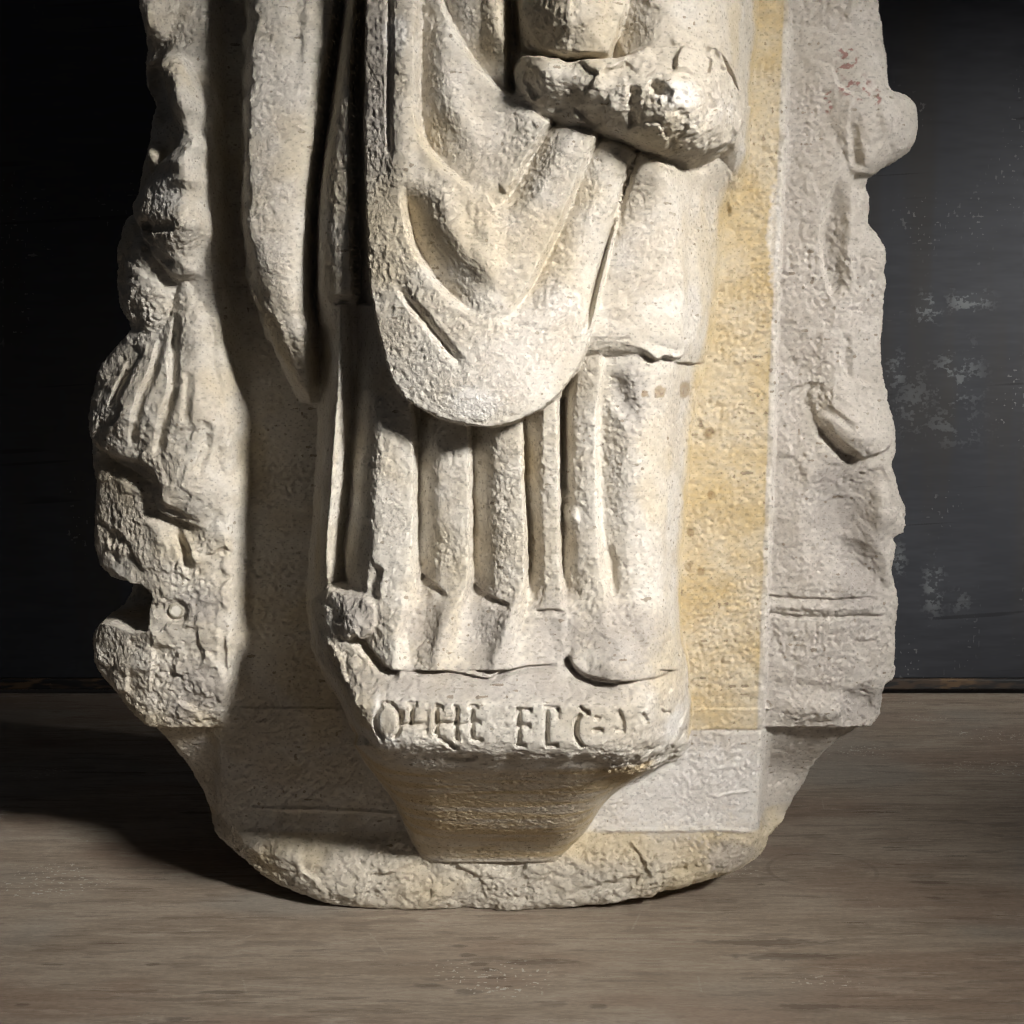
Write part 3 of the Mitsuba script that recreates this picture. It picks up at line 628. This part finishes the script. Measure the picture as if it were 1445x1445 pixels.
print('stone', len(V), len(F))

# ------------------------------------------------------------------ materials
def seg(u, v, D): return [float(k) for k in P(u, v, D + LIFT * (D >= 44))]


SPOTS = [(*seg(1000, 612, 0), .0045), (*seg(972, 802, 2), .0045), (*seg(990, 806, 2), .003), (*seg(962, 550, 22), .0055), (*seg(930, 552, 64), .0036), (*seg(908, 555, 68), .0026), (*seg(975, 752, 0), .0028), (*seg(1004, 698, 0), .0028)]
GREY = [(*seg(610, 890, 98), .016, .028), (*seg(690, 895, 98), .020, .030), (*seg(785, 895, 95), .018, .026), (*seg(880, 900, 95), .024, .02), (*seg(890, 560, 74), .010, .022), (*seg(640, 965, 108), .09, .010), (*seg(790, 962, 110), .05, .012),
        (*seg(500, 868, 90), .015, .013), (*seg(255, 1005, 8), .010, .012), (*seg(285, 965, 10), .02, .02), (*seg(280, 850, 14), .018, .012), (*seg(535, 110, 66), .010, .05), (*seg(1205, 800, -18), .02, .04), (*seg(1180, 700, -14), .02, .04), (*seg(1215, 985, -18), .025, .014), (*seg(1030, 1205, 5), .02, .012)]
WHITE = [(*seg(535, 1050, 116), .016, .006), (*seg(532, 1018, 118), .003, .014), (*seg(952, 1022, 66), .008, .010), (*seg(558, 50, 90), .007, .010), (*seg(1092, 330, -2), .004, .03), (*seg(1050, 1100, 2), .01, .03), (*seg(960, 1110, 2), .05, .03), (*seg(668, 570, 108), .014, .01), (*seg(235, 275, 40), .012, .012), (*seg(960, 130, 140), .012, .008)]
RED = [(*seg(1186, 92, -15), .006, .010), (*seg(1196, 132, -14), .011, .008), (*seg(1228, 148, -8), .003, .008), (*seg(1162, 150, -12), .003, .010)]
ARK, ARB = np.polyfit(az_, ax_, 1)
Z1030 = float(P(1000, 1030, 0)[1]); Z1170 = float(P(1000, 1170, 2)[1])


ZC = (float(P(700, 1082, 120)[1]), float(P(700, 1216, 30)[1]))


def spotmask(p, lst, wob, soft=0.35):
    m = mi.Float(0)
    w = wob
    for s in lst:
        rx, rz = s[2], s[3] if len(s) > 3 else s[2]
        q = dr.sqrt(dr.square((p.x - s[0]) / rx) + dr.square((p.z - s[1]) / rz)) + w
        m = dr.maximum(m, 1 - smoothstep(1 - soft, 1 + soft, q))
    return m


def stone_colour(p, n, uv):
    big = fbm(p.x * 14 + 3, p.y * 14, p.z * 14, 3)
    mid = fbm(p.x * 60, p.y * 60 + 5, p.z * 60, 3)
    fine = noise(p.x * 420, p.y * 420, p.z * 420)
    grain = noise(p.x * 1100, p.y * 1100, p.z * 1100)
    c = mix((0.51, 0.465, 0.395), (0.57, 0.54, 0.49), smoothstep(0.35, 0.65, mid * 0.5 + big * 0.5))
    c = mix(c, (0.52, 0.44, 0.30), 0.45 * smoothstep(0.52, 0.72, fbm(p.x * 22 + 9, p.y * 22, p.z * 15, 3)))
    # ochre bed of the stone on the front face right of the figure
    ark = mi.Float(ARK) * p.z + ARB
    wv = (mid - 0.5) * 0.006
    och = smoothstep(0.040, 0.012, -p.y + wv) * smoothstep(0.085, 0.105, p.x + wv) * (1 - smoothstep(-0.0045, -0.0025, p.x - ark + wv * 0.2)) * smoothstep(Z1030 - 0.001, Z1030 + 0.001, p.z)
    oc = mix((0.515, 0.405, 0.225), (0.57, 0.495, 0.36), smoothstep(0.28, 0.70, mid * 0.35 + 0.65 * fbm(p.x * 34 + 4, p.y * 34, p.z * 26, 3)))
    c = mix(c, oc, och * (0.75 + 0.25 * fine))
    # pale pinkish grey lime on the right relief
    pier = smoothstep(-0.002, 0.001, p.x - ark)
    c = mix(c, mix((0.47, 0.435, 0.395), (0.54, 0.51, 0.475), mid), pier * 0.85)
    rim = dr.exp(-dr.square((p.x - ark + 0.001) / 0.0015)) * smoothstep(0.02, 0.03, p.z)
    c = mix(c, (0.64, 0.61, 0.56), 0.6 * rim * smoothstep(0.3, 0.55, mid))
    foot = smoothstep(Z1170 + 0.001, Z1170 - 0.002, p.z + (mid - 0.5) * 0.004)
    c = mix(c, mix((0.49, 0.41, 0.27), (0.47, 0.43, 0.36), smoothstep(0.4, 0.6, big)), 0.7 * foot)
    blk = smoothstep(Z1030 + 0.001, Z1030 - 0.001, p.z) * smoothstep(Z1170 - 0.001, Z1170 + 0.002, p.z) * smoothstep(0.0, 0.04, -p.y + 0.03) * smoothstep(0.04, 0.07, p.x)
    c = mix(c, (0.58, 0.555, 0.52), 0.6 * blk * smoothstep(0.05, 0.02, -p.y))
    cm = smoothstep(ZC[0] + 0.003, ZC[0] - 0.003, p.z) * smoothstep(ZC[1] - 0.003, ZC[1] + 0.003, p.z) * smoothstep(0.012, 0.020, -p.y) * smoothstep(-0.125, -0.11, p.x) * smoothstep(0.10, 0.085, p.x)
    c = mix(c, (0.50, 0.40, 0.25), cm * (0.35 + 0.5 * smoothstep(0.4, 0.65, fbm(p.x * 14, p.y * 30, p.z * 170, 3))))  # banded ochre corbel stone, with warm table bounce also put into the colour
    w = (mid - 0.5) * 0.9 + (fine - 0.5) * 0.5
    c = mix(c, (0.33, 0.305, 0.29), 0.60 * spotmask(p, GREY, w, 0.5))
    c = mix(c, (0.70, 0.685, 0.66), 0.70 * spotmask(p, WHITE, w, 0.4))
    c = mix(c, (0.22, 0.14, 0.06), 0.75 * spotmask(p, SPOTS, w * 1.3, 0.3) * (0.55 + 0.45 * fine))
    c = mix(c, (0.26, 0.11, 0.10), 0.75 * spotmask(p, RED, w, 0.3) * smoothstep(0.50, 0.62, fbm(p.x * 260 + 7, p.y * 260, p.z * 260, 3)))
    speck = smoothstep(0.80, 0.86, noise(p.x * 330 + 40, p.y * 330, p.z * 330)) * smoothstep(0.45, 0.65, mid)
    c = mix(c, (0.17, 0.13, 0.09), 0.65 * speck)
    pore = smoothstep(0.70, 0.80, noise(p.x * 620 + 11, p.y * 620, p.z * 620))
    c = mix(c, c * 0.55, 0.5 * pore)
    return c * (0.84 + 0.16 * fine + 0.16 * grain)


def stone_bump(p, n, uv):
    a = p.x * 0.61 + p.y * 0.35 + p.z * 0.71
    b = p.x * -0.74 + p.y * 0.54 + p.z * 0.40
    c = p.x * -0.25 - p.y * 0.77 + p.z * 0.58
    return 0.6 * noise(a * 620, b * 620, c * 620) + 0.4 * noise(b * 1050, c * 1050, a * 1050)


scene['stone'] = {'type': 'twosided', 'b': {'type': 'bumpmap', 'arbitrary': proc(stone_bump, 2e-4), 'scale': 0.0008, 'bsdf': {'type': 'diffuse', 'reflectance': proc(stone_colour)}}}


def plug_colour(p, n, uv):
    d = dr.sqrt(dr.square(p.x - float(px_)) + dr.square(p.z - float(pz_)))
    return mix((0.66, 0.63, 0.57), (0.36, 0.33, 0.27), smoothstep(0.0030, 0.0042, d + 0.001 * (noise(p.x * 600, p.y * 600, p.z * 600) - 0.5)))


scene['plaster'] = {'type': 'twosided', 'b': {'type': 'diffuse', 'reflectance': proc(plug_colour)}}


def wood_lines(p, fx, fy, z):
    return fbm(p.x * fx + 0.7 * fbm(p.x * 9, p.y * 30, z, 2), p.y * fy + 1.6 * fbm(p.x * 6, p.y * 7, z + 3, 2), z, 3)


MARKS = [(*G(1240, 1146), .024, .0022), (*G(1262, 1196), .011, .0016), (*G(1180, 1206), .007, .0018), (*G(1345, 1208), .016, .0018), (*G(1320, 1267), .010, .0035), (*G(1310, 1245), .016, .004), (*G(1074, 1248), .004, .002), (*G(1270, 1220), .006, .0014),
         (*G(215, 1361), .005, .0022), (*G(72, 1361), .009, .0016), (*G(30, 1418), .005, .003), (*G(250, 1438), .008, .004), (*G(320, 1400), .018, .003), (*G(152, 1331), .012, .0015), (*G(480, 1287), .008, .0015), (*G(660, 1400), .010, .005), (*G(718, 1392), .003, .001),
         (*G(648, 1335), .006, .003), (*G(660, 1348), .006, .003), (*G(675, 1360), .007, .003), (*G(690, 1368), .007, .003), (*G(760, 1358), .030, .004), (*G(780, 1355), .012, .003), (*G(845, 1420), .006, .003), (*G(700, 1380), .010, .002), (*G(1080, 1330), .05, .006), (*G(1110, 1350), .04, .006),
         (*G(150, 1090), .05, .003), (*G(275, 1147), .016, .003), (*G(605, 1390), .009, .003), (*G(1205, 1302), .012, .0012), (*G(1150, 1420), .03, .004)]
SCRATCH = [(*G(905, 1285), *G(892, 1312)), (*G(520, 1315), *G(546, 1348)), (*G(342, 1380), *G(348, 1402)), (*G(1160, 1130), *G(1163, 1142)), (*G(985, 1378), *G(990, 1400)), (*G(450, 1335), *G(530, 1322)), (*G(130, 1282), *G(200, 1272)), (*G(330, 1330), *G(360, 1318)), (*G(1235, 1215), *G(1262, 1222))]


def wood_colour(p, n, uv):
    g1 = wood_lines(p, 7, 46, 1.0)
    g2 = wood_lines(p, 38, 300, 2.0)
    g3 = wood_lines(p, 110, 760, 5.0)
    fib = noise(p.x * 420, p.y * 1500, 5)
    c = mix((0.220, 0.176, 0.137), (0.295, 0.250, 0.203), smoothstep(0.30, 0.70, 0.4 * g1 + 0.35 * g2 + 0.25 * g3))
    c = mix(c, (0.225, 0.212, 0.190), 0.55 * smoothstep(0.45, 0.7, fbm(p.x * 6 + 4, p.y * 10, 7, 3)))
    c = mix(c, (0.205, 0.140, 0.105), 0.45 * smoothstep(0.52, 0.72, fbm(p.x * 7, p.y * 20 + 8, 4, 3)))
    c = mix(c, (0.34, 0.30, 0.255), 0.35 * smoothstep(0.60, 0.72, wood_lines(p, 24, 150, 9.0)) * smoothstep(0.4, 0.6, g3))
    c = mix(c, (0.135, 0.103, 0.080), 0.40 * smoothstep(0.62, 0.74, wood_lines(p, 30, 210, 13.0)))
    c = c * (0.90 + 0.20 * fib)
    wob = 1.1 * (fbm(p.x * 160, p.y * 420, 6, 3) - 0.5)
    m = mi.Float(0)
    for a, b, rx, ry in MARKS:
        q = dr.sqrt(dr.square((p.x - a) / rx) + dr.square((p.y - b) / ry)) + wob
        m = dr.maximum(m, 1 - smoothstep(0.5, 1.15, q))
    c = mix(c, (0.080, 0.060, 0.047), 0.50 * m)
    m = mi.Float(0)
    for ax, ay, bx, by in SCRATCH:
        L = math.hypot(bx - ax, by - ay)
        tx, ty = (bx - ax) / L, (by - ay) / L
        t = dr.clip((p.x - ax) * tx + (p.y - ay) * ty, 0, L)
        d = dr.sqrt(dr.square(p.x - ax - t * tx) + dr.square(p.y - ay - t * ty))
        m = dr.maximum(m, 1 - smoothstep(0.0003, 0.0011, d))
    c = mix(c, (0.33, 0.30, 0.26), 0.45 * m * fib * 1.3)
    d = dr.abs(dr.sqrt(dr.square((p.x - RING[0]) / 0.042) + dr.square((p.y - RING[1]) / 0.036)) - 1)
    c = mix(c, (0.12, 0.09, 0.07), 0.30 * (1 - smoothstep(0.02, 0.06, d)) * smoothstep(0.35, 0.6, fbm(p.x * 30, p.y * 30, 2, 2)))
    ws = smoothstep(0.80, 0.90, noise(p.x * 420, p.y * 520, 11)) * smoothstep(0.70, 0.80, fbm(p.x * 11 + 2, p.y * 16, 5, 2))
    return mix(c, (0.5, 0.48, 0.44), 0.6 * ws)


RING = G(1160, 1228)


def wood_bump(p, n, uv):
    return 0.6 * wood_lines(p, 38, 300, 2.0) + 0.4 * noise(p.x * 160, p.y * 700, 1)


scene['wood'] = {'type': 'bumpmap', 'arbitrary': proc(wood_bump, 4e-4), 'scale': 0.0003, 'bsdf': {'type': 'principled', 'base_color': proc(wood_colour), 'roughness': 0.55, 'specular': 0.35}}

PANEL_Y = 0.60


def PP(u, v):
    x, z = P(u, v, -PANEL_Y * 1000)
    return float(x), float(z)


SCUFF = [(*PP(1368, 425), .030, .018, .8), (*PP(1310, 435), .022, .022, .8), (*PP(1352, 530), .034, .045, .65), (*PP(1266, 523), .016, .026, .6), (*PP(1318, 830), .016, .042, .7), (*PP(1358, 850), .016, .022, .35), (*PP(1270, 790), .010, .026, .6), (*PP(1345, 600), .045, .03, .35), (*PP(1290, 570), .03, .05, .3)]


def panel_colour(p, n, uv):
    big = fbm(p.x * 7, p.z * 5, 1, 3)
    st = fbm(p.x * 30, p.z * 160, 2, 3)
    c = mix((0.034, 0.037, 0.046), (0.047, 0.051, 0.062), smoothstep(0.3, 0.7, big * 0.6 + st * 0.4))
    vs = smoothstep(0.5, 0.8, fbm(p.x * 28, p.z * 3, 6, 3))
    c = mix(c, (0.045, 0.040, 0.034), 0.5 * vs)
    br = 0.5 * fbm(p.x * 260, p.z * 330, 4, 3) + 0.5 * fbm(p.x * 70, p.z * 95, 7, 3)
    m = mi.Float(0)
    for sx, sz, rx, rz, k in SCUFF:
        q = dr.sqrt(dr.square((p.x - sx) / rx) + dr.square((p.z - sz) / rz))
        f = smoothstep(1.35, 0.1, q)
        m = dr.maximum(m, k * (smoothstep(0.56, 0.70, br + 0.10 * f) * f + 0.10 * f * f))
    c = mix(c, (0.155, 0.168, 0.178), dr.clip(m, 0, 1))
    sp = smoothstep(0.86, 0.92, noise(p.x * 330, p.z * 300, 8)) * smoothstep(0.58, 0.72, fbm(p.x * 14, p.z * 9, 3, 2))
    c = mix(c, (0.17, 0.17, 0.17), 0.6 * sp)
    sc = smoothstep(0.80, 0.88, fbm(p.x * 5 + p.z * 3, p.z * 150 - p.x * 9, 9, 2))
    return mix(c, (0.014, 0.014, 0.016), 0.5 * sc)


def panel_bump(p, n, uv):
    return fbm(p.x * 14, p.z * 22, 2, 4)


scene['painted_metal'] = {'type': 'twosided', 'b': {'type': 'bumpmap', 'arbitrary': proc(panel_bump, 8e-4), 'scale': 0.0006, 'bsdf': {'type': 'principled', 'base_color': proc(panel_colour), 'roughness': 0.6, 'specular': 0.3}}}


def rail_colour(p, n, uv):
    r = smoothstep(0.45, 0.62, fbm(p.x * 50, p.z * 240, p.y * 200, 3))
    edge = smoothstep(0.45, 0.55, noise(p.x * 25, 3, 1))
    return mix((0.03, 0.03, 0.032), (0.15, 0.095, 0.055), r * (0.35 + 0.5 * edge))


scene['rusty_metal'] = {'type': 'twosided', 'b': {'type': 'principled', 'base_color': proc(rail_colour), 'roughness': 0.6, 'specular': 0.3}}
scene['black_metal'] = {'type': 'twosided', 'b': {'type': 'diffuse', 'reflectance': {'type': 'rgb', 'value': [0.02, 0.02, 0.02]}}}

# ------------------------------------------------------------------ the stone as parts of one thing
ROOT = 'relief_sculpture'
labels[ROOT] = {'label': 'weathered pale limestone relief of a robed figure on an inscribed plinth', 'category': 'sculpture'}
FIG = ROOT + '__robed_figure'
under = {'cloak', 'mantle', 'hanging_fold', 'sleeve', 'forearm', 'book', 'shoe', 'shoe_001'}
KEY = {n: (FIG + '__' + n if n in under else FIG if n == 'tunic' else ROOT + '__' + n) for n in PARTS}
for n in PARTS:
    if n.startswith('letter'):
        KEY[n] = ROOT + '__plinth__' + n
KEY['plug'] = ROOT + '__side_figure__plug'
for n in PARTS:
    f = F[fid == pid[n]]
    if not len(f):
        continue
    used, inv = np.unique(f, return_inverse=True)
    m = trimesh.Trimesh(V[used], inv.reshape(-1, 3), process=False)
    path = meshkit.write_ply(m, normals=N[used])
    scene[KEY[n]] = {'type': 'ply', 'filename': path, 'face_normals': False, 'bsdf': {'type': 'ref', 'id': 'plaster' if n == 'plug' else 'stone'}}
# the uncarved back of the block
bp = shapely.Polygon(np.c_[ox, oz]).buffer(-0.012).simplify(0.002)
bp = bp.union(shapely.box(-0.25, 0.5, 0.25, 1.22)).buffer(0)
bk = trimesh.creation.extrude_polygon(bp, 0.10, engine='earcut')
bk.apply_transform(np.array([[1, 0, 0, 0], [0, 0, -1, 0.215], [0, 1, 0, 0.002], [0, 0, 0, 1.0]]))
scene[ROOT + '__block_back'] = ply(bk, 'stone')
labels[ROOT + '__side_figure'] = {'label': 'badly worn small figure with a square notch in its edge'}
labels[ROOT + '__side_figure_001'] = {'label': 'worn relief in pale lime with red paint traces'}
labels[ROOT + '__plinth'] = {'label': 'chipped plinth edge with carved letters'}
labels[FIG] = {'label': 'pleated tunic of the robed figure'}

# ------------------------------------------------------------------ table and panel
def slab_box(x0, x1, y0, y1, z0, z1, c=0.004):
    poly = shapely.box(y0 + c, z0 + c, y1 - c, z1 - c).buffer(c, quad_segs=3)
    m = trimesh.creation.extrude_polygon(poly, x1 - x0, engine='earcut')
    m.apply_transform(np.array([[0, 0, 1, x0], [1, 0, 0, 0], [0, 1, 0, 0], [0, 0, 0, 1.0]]))
    return m


scene['wooden_table'] = ply(slab_box(-1.3, 1.3, -0.75, 0.82, -0.045, 0.0), 'wood')
labels['wooden_table'] = {'label': 'worn grey brown wooden table top under the stone relief', 'category': 'table'}
labels['metal_panel'] = {'label': 'dark painted metal panel with pale scuffs standing behind the stone relief', 'category': 'panel'}
zr0, zr1 = 0.006, PP(1300, 958)[1]
scene['metal_panel__sheet'] = ply(slab_box(-1.2, 1.2, PANEL_Y + 0.002, PANEL_Y + 0.012, zr1 + 0.0005, 1.5, 0.001), 'painted_metal')
scene['metal_panel__bottom_rail'] = ply(slab_box(-1.2, 1.2, PANEL_Y - 0.002, PANEL_Y + 0.016, zr0, zr1, 0.002), 'rusty_metal')
labels['metal_panel__bottom_rail'] = {'label': 'narrow rail with rusty edges'}

# ------------------------------------------------------------------ the lamps (out of frame; snoots shape the pools, the second lamp is added)
def spot_lamp(key, pos, aim, length, mouth, bulb, radiance, label):
    m = frame_to(np.asarray(aim) - pos)
    m[:3, 3] = pos
    tube = trimesh.creation.annulus(mouth, mouth + 0.004, length, sections=64)
    tube.apply_translation([0, 0, length / 2 - 0.01])
    flange = trimesh.creation.annulus(mouth, max(bulb, mouth) + 0.014, 0.004, sections=64)
    flange.apply_translation([0, 0, length - 0.01])
    body = trimesh.creation.annulus(max(bulb, mouth) + 0.010, max(bulb, mouth) + 0.014, length, sections=64)
    body.apply_translation([0, 0, length / 2 - 0.01])
    cap = trimesh.creation.cylinder(max(bulb, mouth) + 0.014, 0.02, sections=64)
    cap.apply_translation([0, 0, -0.021])
    disc = trimesh.creation.cylinder(bulb, 0.004, sections=48)
    parts = [body, flange, cap] + ([tube] if mouth >= bulb else [])
    house = trimesh.util.concatenate(parts)
    house.apply_transform(m); disc.apply_transform(m)
    scene[key + '__housing'] = ply(house, 'black_metal')
    scene[key + '__diffuser'] = ply(disc, 'black_metal', emitter={'type': 'area', 'radiance': {'type': 'rgb', 'value': [radiance, radiance * 0.96, radiance * 0.89]}})
    labels[key] = {'label': label, 'category': 'lamp'}


spot_lamp('spot_lamp', LPOS, AIM, SNOOT_LEN, SNOOT_R, BULB_R, LAMP_RADIANCE, 'black tube spot lamp aimed at the front of the stone relief')
spot_lamp('spot_lamp_001', np.array([1.55, -0.25, 0.85]), np.array([0.50, 0.60, 0.30]), 0.30, 0.070, 0.055, BACK_RADIANCE, 'added unseen spot lamp that brightens the dark metal panel')  # extra lamp added only to brighten the panel
